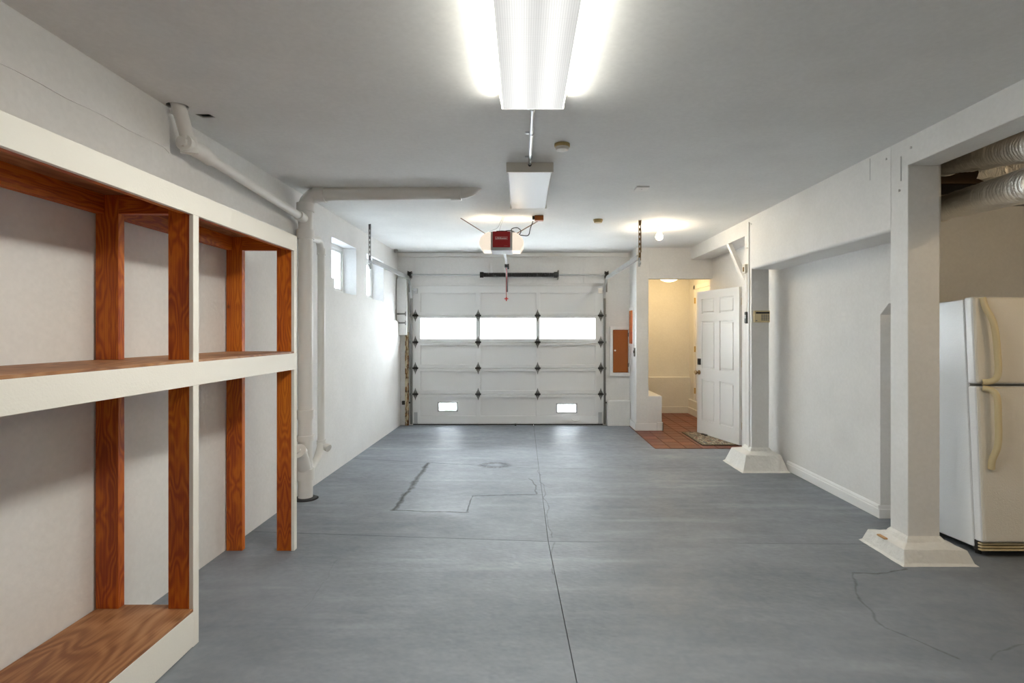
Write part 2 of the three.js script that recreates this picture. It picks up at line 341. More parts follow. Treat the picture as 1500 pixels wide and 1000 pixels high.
{
  const a = structure('wall_alcove', 'grey shaded wall of the alcove behind the refrigerator');
  mesh('wall_board', [wallX(rect(2.9, 4.6, -0.05, 2.56), [], 4.75, 0.12), bx(4.5, 4.65, -0.05, 3.12, 2.8, -6.2)], M.wall, a);
  const v = structure('wall_attic', 'dark unfinished timber of the cavity above the alcove');
  mesh('boards', bx(2.9, 4.6, -0.05, 3.12, -6.0, -6.1), M.darkWood, v);
  for (let i = 0; i < 7; i++) mesh('joist', bx(2.72, 4.5, 2.88, 3.1, -2.2 - i * 0.5, -2.24 - i * 0.5, 0, 'x'), M.darkWood, v);
  const n = structure('wall_right_near', 'white right wall on the near side of the refrigerator alcove');
  mesh('wall_board', [bx(2.72, 2.84, -0.05, 3.12, 2.6, -1.2, 0.004), bx(2.84, 4.6, -0.05, 3.12, -1.08, -1.2)], M.wall, n);
  const r = structure('wall_rear', 'white rear wall of the garage');
  mesh('wall_board', bx(-2.3, 4.65, -0.05, 3.12, 2.6, 2.75), M.wall, r);
}
// beams
{
  const b = structure('trim_1', 'white painted ceiling beam over the two posts');
  mesh('beam', bx(2.5, 2.7, 2.545, 3.11, 2.6, -8.13, 0.006, 'z'), M.beam, b);
  mesh('inner_board', bx(2.7, 2.82, 2.56, 2.64, -6.15, -8.13, 0.004, 'z'), M.beam, b);
  const s = structure('trim_2', 'deep white plastered soffit between the two posts');
  const sh = new THREE.Shape(); sh.moveTo(2.498, 2.75); sh.lineTo(2.498, 2.18); sh.quadraticCurveTo(2.498, 2.15, 2.528, 2.15); sh.lineTo(2.84, 2.15); sh.lineTo(2.84, 2.75);
  const g = ext(sh, [], 2.27); g.translate(0, 0, -5.98); uvm(g); mesh('soffit', g, M.beam, s);
  // dark checks in the painted timber and bolt heads
  for (const [px, y0, y1] of [[1275, 232, 264], [1320, 229, 265]]) {
    const d = 2.5 * F / (px - VX), a = at(px, y0, d), c = at(px, y1, d);
    mesh('crack', bx(2.4965, 2.51, c.y, a.y, a.z - 0.003, a.z + 0.003), M.greyBox, b);
  }
  for (const [px, py] of [[1299, 233], [1318, 279], [1335, 216], [1101, 328], [1095, 363]]) { const d = 2.5 * F / (px - VX), p = at(px, py, d); mesh('bolt_head', cyl(V(2.488, p.y, p.z), V(2.502, p.y, p.z), 0.008, 10), M.beam, b); }
}
function pedestal(x0, x1, d0, d1, tx0, tx1, td0, td1, h0, h1, rough) {
  // flared concrete foot: rings from the floor up to the post
  const rings = [[x0, x1, d0, d1, 0], [x0 + (tx0 - x0) * 0.12, x1 + (tx1 - x1) * 0.12, d0 + (td0 - d0) * 0.12, d1 + (td1 - d1) * 0.12, 0.012], [x0 + (tx0 - x0) * rough, x1 + (tx1 - x1) * rough, d0 + (td0 - d0) * rough, d1 + (td1 - d1) * rough, h0], [tx0 - 0.02, tx1 + 0.02, td0 - 0.02, td1 + 0.02, h1 - 0.02], [tx0 - 0.012, tx1 + 0.012, td0 - 0.012, td1 + 0.012, h1], [tx0, tx1, td0, td1, h1 + 0.015]];
  const n = 14, pos = [], idx = [];
  const ringPts = rings.map(([a, b, c, d, y], k) => {
    const out = []; const cs = [[a, c], [b, c], [b, d], [a, d]];
    for (let e = 0; e < 4; e++) for (let i = 0; i < n; i++) {
      const p = cs[e], q = cs[(e + 1) % 4], t = i / n, x = p[0] + (q[0] - p[0]) * t, z = p[1] + (q[1] - p[1]) * t, j = k < 4 ? 0.012 : 0;
      out.push([x + (fbm(x * 12 + 3, z * 12 + y * 9, 3) - 0.5) * j, y + (k && k < 4 ? (fbm(x * 9 + 8, z * 9, 3) - 0.5) * j * 1.2 : 0), -z + (fbm(x * 12 + 30, z * 12 + y * 9, 3) - 0.5) * j]);
    }
    return out;
  });
  for (let k = 0; k + 1 < ringPts.length; k++) for (let i = 0; i < 4 * n; i++) {
    const j = (i + 1) % (4 * n), a = ringPts[k][i], b = ringPts[k][j], c = ringPts[k + 1][j], d = ringPts[k + 1][i];
    pos.push(...a, ...b, ...c, ...a, ...c, ...d);
  }
  const g = new THREE.BufferGeometry(); g.setAttribute('position', new THREE.Float32BufferAttribute(pos, 3)); g.computeVertexNormals();
  return uvm(g);
}
{
  const p1 = structure('support_post', 'white support post next to the refrigerator on a chipped flared foot');
  mesh('shaft', bx(2.5, 2.708, 0.1, 2.56, -3.546, -3.717, 0.006), M.beam, p1);
  mesh('foot', pedestal(2.37, 2.85, 3.405, 3.86, 2.5, 2.708, 3.546, 3.717, 0.085, 0.125, 0.3), M.pedestal, p1);
  mesh('chip', [bx(2.395, 2.42, 0.088, 0.099, -3.62, -3.7, 0.004)], std({ color: lin(0.55, 0.33, 0.16), roughness: 0.9 }), p1);
  const p2 = structure('support_post', 'white support post carrying the alarm keypad on a pyramid foot');
  mesh('shaft', bx(2.5, 2.69, 0.12, 2.56, -5.97, -6.16, 0.006), M.beam, p2);
  mesh('foot', pedestal(2.28, 2.79, 5.68, 6.24, 2.5, 2.69, 5.97, 6.16, 0.155, 0.19, 0.42), M.pedestal, p2);
  mesh('cover_strip', bx(2.488, 2.502, 0.17, 2.68, -6.02, -6.045, 0.003), M.trim, p2);
  mesh('brace', bar(V(2.53, 2.55, -6.7), V(2.53, 1.98, -6.14), 0.05, 0.045), M.beam, p2);
}

// ---------------------------------------------------------------- garage door
const gd = thing('garage_door', 'white sectional garage door with three frosted windows and iron hinges', 'garage door', [0, 0, -DB]);
{
  const rows = [417.5, 462, 501, 539, 577, 622].map(gy), cols = [[616, 697], [704, 785], [791, 872]].map((c) => c.map(gx)), pan = [[429, 457], [466, 496], [505.6, 534], [543.5, 572], [582, 609]].map((c) => c.map(gy));
  rows[5] = 0.012;
  const L = gx(604.5), Rr = gx(884);
  for (let r = 0; r < 5; r++) {
    const holes = cols.map(([a, b]) => rect(a, b, pan[r][1], pan[r][0]));
    const g = ext(rect(L, Rr, rows[r + 1] + 0.003, rows[r] - 0.003), holes, 0.042, 0.003); g.translate(0, 0, -0.042); uvm(g, 'x');
    const s = mesh('section', r ? [g, bx(L, Rr, rows[r] - 0.012, rows[r] + 0.012, -0.05, -0.0425)] : g, M.doorWhite, gd);
    cols.forEach(([a, b], i) => {
      if (r === 1) {
        mesh('pane', bx(a - 0.003, b + 0.003, pan[r][1] - 0.003, pan[r][0] + 0.003, -0.03, -0.026), M.glass, s);
      } else {
        const slot = r === 4 && i !== 1 ? [rect(i ? gx(817) : gx(643), i ? gx(843.5) : gx(668.5), i ? gy(603.5) : gy(601), i ? gy(592.5) : gy(590.5))] : [];
        const pg = ext(rect(a - 0.002, b + 0.002, pan[r][1] - 0.002, pan[r][0] + 0.002), slot, 0.014); pg.translate(0, 0, -0.04); uvm(pg, 'x');
        mesh('panel', pg, M.panelWhite, s);
        if (slot.length) {
          const [x0, y0] = slot[0][0], [x1, y1] = slot[0][2];
          const fg = ext(rect(x0 - 0.025, x1 + 0.025, y0 - 0.02, y1 + 0.02), [rect(x0, x1, y0, y1)], 0.01, 0.002); fg.translate(0, 0, -0.018); uvm(fg);
          mesh('vent_frame', fg, M.greyBox, s);
          mesh('vent_pane', bx(x0, x1, y0, y1, -0.032, -0.029), M.glass, s);
        }
      }
    });
  }
  // strap hinges: pointed leaves above and below a knuckle
  const leafShape = [[-0.034, 0.01], [-0.028, 0.034], [-0.013, 0.056], [0, 0.1], [0.013, 0.056], [0.028, 0.034], [0.034, 0.01]];
  const up = ext(leafShape, [], 0.004, 0.001), dn = up.clone().rotateZ(Math.PI);
  const hg = merge([up, dn, cyl(V(0, 0.04, 0), V(0, 0.04, 0.01), 0.007, 8), cyl(V(0, -0.04, 0), V(0, -0.04, 0.01), 0.007, 8)]);
  const kg = merge([cyl(V(-0.046, 0, 0.014), V(0.046, 0, 0.014), 0.014, 12), bx(-0.03, 0.03, -0.02, 0.02, 0, 0.014)]);
  for (let r = 1; r < 5; r++) for (const px of [608.5, 700.5, 787.5, 880]) {
    const h = mesh('hinge', hg, M.darkSteel, gd, [gx(px), rows[r], 0.001]); mesh('knuckle', kg, M.black, h);
    if (px < 620 || px > 870) { const s = px < 620 ? -1 : 1; mesh('roller', [cyl(V(0, 0, 0.02), V(s * 0.07, 0, 0.02), 0.006, 8), cyl(V(s * 0.062, 0, 0.02), V(s * 0.082, 0, 0.02), 0.022, 14)], M.darkSteel, h); }
  }
  for (const [px, s] of [[609, -1], [879, 1]]) {
    mesh('top_bracket', [bx(gx(px) - 0.035, gx(px) + 0.035, gy(430), gy(422.5), 0, 0.03, 0.004), cyl(V(gx(px), gy(426), 0.03), V(gx(px) + s * 0.07, gy(426), 0.03), 0.006, 8)], M.steel, gd);
    mesh('bottom_bracket', [bx(gx(px) - 0.028, gx(px) + 0.028, 0.03, 0.2, 0, 0.004), bx(gx(px) - 0.035, gx(px) + 0.035, 0.02, 0.035, 0, 0.03)], M.steel, gd);
  }
  mesh('lift_handle', cable([V(gx(838), 0.09, 0), V(gx(840), 0.075, 0.03), V(gx(847), 0.075, 0.03), V(gx(849), 0.09, 0)], 0.007, 20), M.trim, gd);
  mesh('weather_seal', bx(L, Rr, 0.0, 0.014, -0.045, 0.004), M.black, gd);
  mesh('slide_bolt', bx(gx(754), gx(756.5), 0.0, 0.02, 0.004, 0.08), M.black, gd);
}
for (const s of [-1, 1]) {
  const X = s < 0 ? gx(602) : gx(886.5), label = s < 0 ? 'galvanised door track on the side of the high windows with perforated hanger' : 'galvanised door track next to the wood panel with bronze hanger';
  const t = thing('door_track', label, 'track', [X, 0, -DB]);
  const E = s < 0 ? 2.33 : 2.55, Yh = 2.3, R = 0.3;
  const ch = (w) => { const o = []; return o; };
  // C-shaped channel swept along the track line in the (y, z) plane
  const path = []; for (let i = 0; i <= 8; i++) path.push([0.02 + (Yh - R - 0.02) * i / 8, 0.035, 0]); for (let i = 1; i <= 10; i++) { const a = i / 10 * Math.PI / 2; path.push([Yh - R + R * Math.sin(a), 0.035 + R * (1 - Math.cos(a)), a]); } path.push([Yh, E, Math.PI / 2]);
  const prof = [[0, -0.026], [-0.03 * -s, -0.026], [-0.03 * -s, 0.026], [0, 0.026]].map(([a, b]) => [-a * 1, b]);
  const build = (from, to) => {
    const pos = [], th = 0.003;
    for (let i = from; i < to; i++) for (let k = 0; k < 3; k++) {
      const P = (q, j) => { const [y, z, a] = path[q], [u, v] = prof[j]; return [u, y - v * Math.sin(a) * -1, z + v * Math.cos(a)]; };
      const a = P(i, k), b = P(i, k + 1), c = P(i + 1, k + 1), d = P(i + 1, k);
      pos.push(...a, ...b, ...c, ...a, ...c, ...d);
    }
    const g = new THREE.BufferGeometry(); g.setAttribute('position', new THREE.Float32BufferAttribute(pos, 3)); g.computeVertexNormals(); return uvm(g);
  };
  const sm = M.steel.clone(); sm.side = THREE.DoubleSide; const dm = M.darkSteel.clone(); dm.side = THREE.DoubleSide;
  mesh('vertical_track', build(0, 8), dm, t);
  mesh('curved_track', build(8, 18), sm, t);
  mesh('horizontal_track', build(18, 19), sm, t);
  mesh('flag_bracket', bx(-s * 0.0, s * 0.03, 2.1, 2.42, -0.005, 0.03, 0.003), M.darkSteel, t);
  const hz = E - 0.04, hm = s < 0 ? M.darkSteel : M.bronze;
  const ho = ext(rect(-0.014, 0.014, 2.27, 2.722), [0, 1, 2, 3, 4, 5].map((i) => rect(-0.005, 0.005, 2.36 + i * 0.055, 2.385 + i * 0.055)), 0.004); ho.translate(s * 0.01, 0, hz); uvm(ho);
  mesh('hanger', ho, hm, t);
  mesh('hanger_flange', bx(s * 0.01 + 0.01, s * 0.01 + 0.014, 2.36, 2.722, hz, hz + 0.025), hm, t);
  mesh('end_stop', [cyl(V(0, 2.24, hz + 0.01), V(s * 0.02, 2.24, hz + 0.01), 0.018, 12), bx(-0.012, 0.014, 2.2, 2.3, hz + 0.006, hz + 0.02, 0.003)], M.steel, t);
  for (const y of [0.5, 1.1, 1.7]) mesh('bracket', bx(-0.02, s * 0.035, y, y + 0.05, -0.01, 0.012, 0.002), M.darkSteel, t);
  // safety sensor
  const q = thing('door_sensor', s < 0 ? 'small black safety sensor on the weathered left jamb' : 'small black safety sensor beside the low white block', 'sensor', [X + s * 0.05, gy(589), -DB + 0.06]);
  mesh('bracket', bx(-0.055, 0.055, -0.012, 0.012, -0.02, -0.014), M.black, q);
  mesh('sensor_body', bx(s * 0.055 - 0.022, s * 0.055 + 0.022, -0.03, 0.03, -0.03, 0.02, 0.006), M.black, q);
}
{
  const t = thing('torsion_spring', 'black torsion spring on a steel shaft above the garage door', 'spring', [0, 2.362, -DB + 0.12]);
  mesh('shaft', cyl(V(gx(600), 0, 0), V(gx(891), 0, 0), 0.0125, 14), M.steel, t);
  const pts = []; const x0 = gx(705), x1 = gx(815), turns = 46; for (let i = 0; i <= turns * 10; i++) { const a = i / 10 * Math.PI * 2; pts.push(V(x0 + (x1 - x0) * i / (turns * 10), 0.026 * Math.cos(a), 0.026 * Math.sin(a))); }
  mesh('coil', [new THREE.TubeGeometry(new THREE.CatmullRomCurve3(pts), turns * 10, 0.012, 5), cyl(V(x0, 0, 0), V(x1, 0, 0), 0.02, 12)], M.black, t);
  mesh('winding_cone', cyl(V(gx(704), 0, 0), V(gx(709), 0, 0), 0.045, 16), M.black, t);
  mesh('winding_cone', cyl(V(gx(811), 0, 0), V(gx(817), 0, 0), 0.045, 16), M.black, t);
  mesh('centre_bracket', [bx(gx(816), gx(818), -0.07, 0.07, -0.086, 0.03, 0.002)], M.darkSteel, t);
  for (const px of [602.5, 886.5]) mesh('cable_drum', [cyl(V(gx(px) - 0.022, 0, 0), V(gx(px) - 0.014, 0, 0), 0.058, 20), cyl(V(gx(px) - 0.014, 0, 0), V(gx(px) + 0.022, 0, 0), 0.048, 20), cyl(V(gx(px) + 0.022, 0, 0), V(gx(px) + 0.028, 0, 0), 0.058, 20)], M.black, t);
  for (const px of [600, 889]) mesh('end_bracket', bx(gx(px) - 0.004, gx(px) + 0.004, -0.06, 0.06, -0.086, 0.03), M.darkSteel, t);
}
{ // opener
  const d = 5.9, q = (px, py) => at(px, py, d), X0 = q(735, 0).x;
  const t = thing('garage_door_opener', 'red and grey garage door opener with two glowing lamp lenses', 'opener', [0, 0, -d]);
  const yb = q(0, 367).y, yt = q(0, 340).y, xl = q(721, 0).x, xr = q(748, 0).x;
  mesh('housing', bx(xl - 0.018, xr + 0.018, yb + 0.004, yt + 0.012, -0.005, -0.34, 0.012), M.greyBox, t);
  const cv = document.createElement('canvas'); cv.width = 512; cv.height = 440; const c = cv.getContext('2d');
  c.fillStyle = '#a30a10'; c.fillRect(0, 0, 512, 440); c.strokeStyle = '#e9e6e2'; c.lineWidth = 4; c.strokeRect(72, 150, 360, 76);
  c.fillStyle = '#f4f2ee'; c.font = 'bold 66px sans-serif'; c.textAlign = 'center'; c.textBaseline = 'middle'; c.fillText('LiftMaster', 252, 190, 340);
  c.fillStyle = '#c9706c'; c.fillRect(330, 396, 110, 8);
  const ct = new THREE.CanvasTexture(cv); ct.colorSpace = THREE.SRGBColorSpace;
  const pg = new THREE.BoxGeometry(xr - xl - 0.012, q(0, 339).y - q(0, 362).y, 0.012); pg.translate((xl + xr) / 2, (q(0, 339).y + q(0, 362).y) / 2, 0.002);
  mesh('front_panel', pg, std({ map: ct, roughness: 0.55 }), t);
  mesh('base_strip', bx(xl, xr, yb, yb + 0.032, -0.02, 0.014, 0.004), M.greyBox, t);
  const glow = std({ color: lin(0.75, 0.72, 0.68), emissive: lin(1, 0.84, 0.66), emissiveIntensity: 0.3, roughness: 0.75 });
  for (const s of [-1, 1]) {
    const a = s < 0 ? xl - 0.016 : xr + 0.016, w = 0.128, sh = new THREE.Shape(); sh.moveTo(0, 0.006); sh.lineTo(w * 0.7, 0.006); sh.lineTo(w * 0.96, 0.06); sh.quadraticCurveTo(w * 1.06, 0.1, w * 0.86, 0.145); sh.quadraticCurveTo(w * 0.5, 0.2, w * 0.2, 0.205); sh.lineTo(0, 0.2);
    const g = new THREE.ExtrudeGeometry(sh, { depth: 0.24, bevelEnabled: true, bevelThickness: 0.014, bevelSize: 0.01, bevelOffset: -0.01, bevelSegments: 3, curveSegments: 10 }); g.translate(0, yb, -0.28); 
    if (s < 0) { g.rotateY(Math.PI); g.translate(0, 0, -0.3); }
    g.translate(a, 0, 0); mesh('lamp_lens', g, glow, t);
    const l = lamp(new THREE.PointLight(lin(1, 0.78, 0.5), LAMP.opener, 0, 2), a + s * 0.07, yb + 0.235, -0.15, 3); t.add(l);
  }
  mesh('motor_cap', [cyl(V(X0, yt, -0.14), V(X0, yt + 0.035, -0.14), 0.05, 18), bx(X0 - 0.06, X0 + 0.06, yt + 0.005, yt + 0.02, -0.02, -0.2, 0.004)], M.black, t);
  const rl = V(X0, 2.5, -0.02), rr = V(gx(743), 2.5, -(DB - d) + 0.05);
  mesh('rail', bar(rl, rr, 0.03, 0.03), M.darkSteel, t);
  mesh('header_bracket', bx(rr.x - 0.03, rr.x + 0.03, 2.46, 2.54, rr.z - 0.03, rr.z + 0.02, 0.003), M.black, t);
  const tr = V(rr.x - 0.002, 2.465, rr.z + 0.32);
  mesh('trolley', bx(tr.x - 0.025, tr.x + 0.025, 2.44, 2.49, tr.z - 0.07, tr.z + 0.07, 0.006), M.black, t);
  mesh('door_arm', [bar(V(tr.x, 2.45, tr.z), V(tr.x, 2.33, tr.z - 0.16), 0.03, 0.006), bar(V(tr.x, 2.33, tr.z - 0.16), V(tr.x, 2.1, rr.z + 0.0), 0.03, 0.006)], M.darkSteel, t);
  mesh('pull_cord', cable([V(tr.x, 2.44, tr.z), V(tr.x + 0.004, 2.3, tr.z), V(tr.x - 0.003, 2.12, tr.z), V(tr.x, 2.0, tr.z)], 0.004), M.redCord, t);
  mesh('cord_handle', [bx(tr.x - 0.03, tr.x + 0.03, 1.965, 1.982, tr.z - 0.008, tr.z + 0.008, 0.006), cyl(V(tr.x, 1.94, tr.z), V(tr.x, 2.0, tr.z), 0.009, 10)], M.redCord, t);
  for (const [px, py, x2] of [[673, 315, 714], [796, 320, 752]]) {
    const e = q(px, 0).x, b = q(x2, 339);
    mesh('strap', bar(V(e, CEIL - 0.004, -0.12), V(b.x, b.y - 0.02, -0.12), 0.006, 0.03, V(0, 0, 1)), M.rust, t);
  }
  mesh('cable', cable([V(X0, yt + 0.03, -0.12), V(X0 + 0.1, yt + 0.035, -0.1), V(q(760, 0).x, q(0, 341).y, -0.1), V(q(763, 0).x, q(0, 336).y, -0.1), V(q(758, 0).x, q(0, 331).y, -0.1), V(q(749, 0).x, q(0, 333).y, -0.1), V(q(751, 0).x, q(0, 339).y, -0.1), V(q(764, 0).x, q(0, 342).y, -0.1), V(q(774, 0).x, q(0, 342).y, -0.1), V(q(777, 0).x, q(0, 332).y, -0.1), V(q(781, 0).x, q(0, 321).y, -0.1)], 0.005, 90), M.black, t);
  mesh('cable', cable([V(xl + 0.02, yt + 0.01, -0.1), V(q(716, 0).x, q(0, 337).y, -0.1), V(q(728, 0).x, q(0, 331).y, -0.1), V(q(733, 0).x, q(0, 322).y, -0.1), V(q(736, 0).x, CEIL, -0.1)], 0.003, 40), M.greyBox, t);
  mesh('cable', cable([V(q(730, 0).x, yt + 0.01, -0.1), V(q(733, 0).x, q(0, 328).y, -0.1), V(q(738, 0).x, CEIL, -0.1)], 0.003, 30), M.greyBox, t);
  const w = thing('outlet_block', 'small orange wooden block with outlet on the ceiling beside the opener strap', 'block', [q(790, 0).x, CEIL, -d - 0.02]);
  mesh('block', bx(-0.05, 0.045, -0.055, 0, -0.03, 0.03, 0.003), M.orangeDoor, w);
  mesh('plug', bx(-0.075, -0.04, -0.04, -0.005, -0.02, 0.02, 0.005), M.black, w);
}

// ---------------------------------------------------------------- ceiling lights and small ceiling devices
const ribs = tex(256, 256, (u, v) => { const a = (Math.floor(u * 128) + Math.floor(v * 128)) % 2 ? 255 : 120; return [a, a, a]; }, 0.5, 0.5, false);
const ribGlow = tex(512, 64, (u, v) => { const x = (u - 0.5) * 0.5, tube = Math.max(Math.exp(-Math.pow((x - 0.07) / 0.05, 2)), Math.exp(-Math.pow((x + 0.07) / 0.05, 2))), r = Math.floor(u * 110) % 2 ? 1 : 0.9; const k = 255 * (0.82 + 0.18 * tube) * r * (Math.floor(v * 32) % 2 ? 1 : 0.95); return [k, k, k]; }, 1, 1);
function fixture(d0, lit, label) {
  const t = thing('fluorescent_light', label, 'ceiling light', [0.052, CEIL, -(d0 + 0.605)]), W = 0.172, L = 0.605;
  mesh('pan', bx(-W + 0.01, W - 0.01, -0.02, 0, -L + 0.004, L - 0.004, 0.002), M.offwhite, t);
  const lensUv = (g) => { const p = g.attributes.position, uv = new Float32Array(p.count * 2); for (let i = 0; i < p.count; i++) { uv[2 * i] = p.getX(i) / 0.5 + 0.5; uv[2 * i + 1] = p.getZ(i) * 8; } g.setAttribute('uv', new THREE.BufferAttribute(uv, 2)); return g; };
  // wraparound lens: prismatic underside and two clear sides
  const a = lensUv(ext([[-W + 0.014, -0.072], [W - 0.014, -0.072], [W - 0.014, -0.066], [-W + 0.014, -0.066]], [], 2 * L - 0.03).translate(0, 0, -L + 0.015));
  const side = (k) => lensUv(ext([[k * (W - 0.014), -0.072], [k * (W - 0.008), -0.066], [k * (W + 0.003), -0.014], [k * (W - 0.003), -0.014], [k * (W - 0.012), -0.06]], [], 2 * L - 0.03).translate(0, 0, -L + 0.015));
  const lm = lit ? std({ color: lin(0.3, 0.3, 0.3), emissive: lin(1, 0.99, 0.95), emissiveIntensity: LAMP.tubeGlow, emissiveMap: ribGlow, roughness: 0.5 })
    : std({ color: lin(0.8, 0.8, 0.8), roughness: 0.3, bumpMap: ribs, bumpScale: 0.001 });
  const sm = lit ? std({ color: lin(0.8, 0.8, 0.78), emissive: lin(1, 0.97, 0.84), emissiveIntensity: LAMP.sideGlow, roughness: 0.4 }) : lm;
  const lens = mesh('lens', a, lm, t);
  for (const k of [-1, 1]) mesh('lens_side', side(k), sm, lens);
  for (const z of [-1, 1]) {
    if (lit) mesh('lens_end', bx(-W + 0.004, W - 0.004, -0.07, -0.012, z * L, z * (L - 0.016), 0.006), std({ color: lin(0.8, 0.8, 0.78), emissive: lin(1, 0.98, 0.9), emissiveIntensity: 0.5, roughness: 0.4 }), t);
    else mesh('end_plate', bx(-W - 0.003, W + 0.003, -0.072, 0, z * L, z * (L - 0.016), 0.003), M.offwhite, t);
  }
  if (lit) {
    const r = new THREE.RectAreaLight(lin(1, 0.975, 0.87), LAMP.tube, 0.3, 1.16); r.position.set(0, -0.078, 0); r.rotation.x = -Math.PI / 2; r.castShadow = true; t.add(r);
    for (const k of [-1, 1]) { const q = new THREE.RectAreaLight(lin(1, 0.98, 0.87), LAMP.side, 1.16, 0.058); q.position.set(k * (W + 0.007), -0.045, 0); q.lookAt(k * (W + 0.007 + 0.98), -0.045 - 0.17, 0); q.castShadow = true; t.add(q); }
  }
  return t;
}
fixture(1.72, true, 'lit fluorescent ceiling light with prismatic wraparound lens');
fixture(4.06, false, 'unlit fluorescent ceiling light with beige end plates before the opener');
{
  const t = thing('conduit', 'thin steel conduit on the ceiling joining the two fluorescent lights', 'conduit', [0.055, CEIL - 0.012, -3.5]);
  mesh('tube', cyl(V(0, 0, 0.56), V(-0.004, 0, -0.57), 0.011, 12), M.steel, t);
  for (const z of [0.43, 0.05, -0.42]) mesh('clamp', [cyl(V(0, 0, z + 0.012), V(0, 0, z - 0.012), 0.015, 12), bx(-0.04, 0, 0.002, 0.012, z - 0.01, z + 0.01)], M.steel, t);
  mesh('elbow', cyl(V(-0.004, 0.0, -0.56), V(-0.004, -0.02, -0.58), 0.014, 12), M.black, t);
}
function smoke(px, py, r, h, mat, capMat, label) {
  const d = 1.265 * F / (VY - py), p = at(px, py, d), t = thing('smoke_detector', label, 'detector', [p.x, CEIL, p.z]);
  const b = new THREE.LatheGeometry([[0, 0], [r, 0], [r, -h * 0.4], [r * 0.96, -h * 0.55], [0, -h * 0.55]].map(([x, y]) => new THREE.Vector2(x, y)), 32); mesh('base', b, mat, t);
  const c = new THREE.LatheGeometry([[r * 0.9, -h * 0.55], [r * 0.84, -h * 0.95], [r * 0.6, -h], [0, -h]].map(([x, y]) => new THREE.Vector2(x, y)), 32); mesh('cover', c, capMat, t);
}
smoke(823.5, 211, 0.052, 0.04, M.yellowed, M.offwhite, 'round yellowed smoke detector near the steel conduit');
smoke(876, 321.5, 0.052, 0.035, M.yellowed, M.yellowed, 'round yellowed detector base on the ceiling near the bare bulb');
{
  const d = 1.265 * F / (VY - 275), p = at(940, 275, d), t = thing('ceiling_plate', 'small white rectangular blank plate on the ceiling', 'plate', [p.x, CEIL, p.z]);
  mesh('plate', bx(-0.055, 0.055, -0.012, 0, -0.06, 0.06, 0.003), M.trim, t);
  mesh('screw', cyl(V(0, -0.014, 0), V(0, -0.01, 0), 0.006, 8), M.steel, t);
}
{
  const p = V(1.62, CEIL, -6.49), t = thing('bulb_light', 'glowing bare bulb in a white porcelain ceiling socket', 'ceiling light', p.toArray());
  mesh('socket', new THREE.LatheGeometry([[0, 0], [0.062, 0], [0.064, -0.015], [0.045, -0.028], [0.028, -0.034], [0.025, -0.06], [0, -0.06]].map(([x, y]) => new THREE.Vector2(x, y)), 28), M.offwhite, t);
  mesh('bulb', new THREE.LatheGeometry([[0.014, -0.055], [0.018, -0.075], [0.036, -0.1], [0.044, -0.125], [0.038, -0.15], [0.02, -0.166], [0, -0.17]].map(([x, y]) => new THREE.Vector2(x, y)), 24), M.bulbGlow, t);
  t.add(lamp(new THREE.PointLight(lin(1, 0.84, 0.6), LAMP.bulb, 0, 2), 0, -0.12, 0, 1.5));
}
{
  const t = thing('dome_light', 'glowing white dome lamp on the hall ceiling', 'ceiling light', [2.45, 2.43, -9.15]);
  const pr = []; for (let i = 0; i <= 10; i++) { const a = i / 10 * Math.PI / 2; pr.push(new THREE.Vector2(0.175 * Math.cos(a), -0.02 - 0.1 * Math.sin(a))); }
  mesh('rim', cyl(V(0, 0, 0), V(0, -0.025, 0), 0.185, 32), M.offwhite, t);
  mesh('dome', new THREE.LatheGeometry(pr, 32), std({ color: 0xffffff, emissive: lin(1, 0.82, 0.55), emissiveIntensity: 2 }), t);
  t.add(lamp(new THREE.PointLight(lin(1, 0.68, 0.3), LAMP.hall, 0, 2), 0, -0.16, 0, 5));
}
{ // bulb under the alcove joists, whose warm light falls on the fridge front and the foot of the post
  const t = thing('bulb_light', 'bare bulb on a joist in front of the refrigerator', 'ceiling light', [3.9, 2.88, -1.5]);
  mesh('socket', new THREE.LatheGeometry([[0, 0], [0.062, 0], [0.064, -0.015], [0.045, -0.028], [0.028, -0.034], [0.025, -0.06], [0, -0.06]].map(([x, y]) => new THREE.Vector2(x, y)), 28), M.offwhite, t);
  mesh('bulb', new THREE.LatheGeometry([[0.014, -0.055], [0.018, -0.075], [0.036, -0.1], [0.044, -0.125], [0.038, -0.15], [0.02, -0.166], [0, -0.17]].map(([x, y]) => new THREE.Vector2(x, y)), 24), M.bulbGlow, t);
  t.add(lamp(new THREE.PointLight(lin(1, 0.76, 0.46), LAMP.rear, 0, 2), 0, -0.12, 0, 2));
}

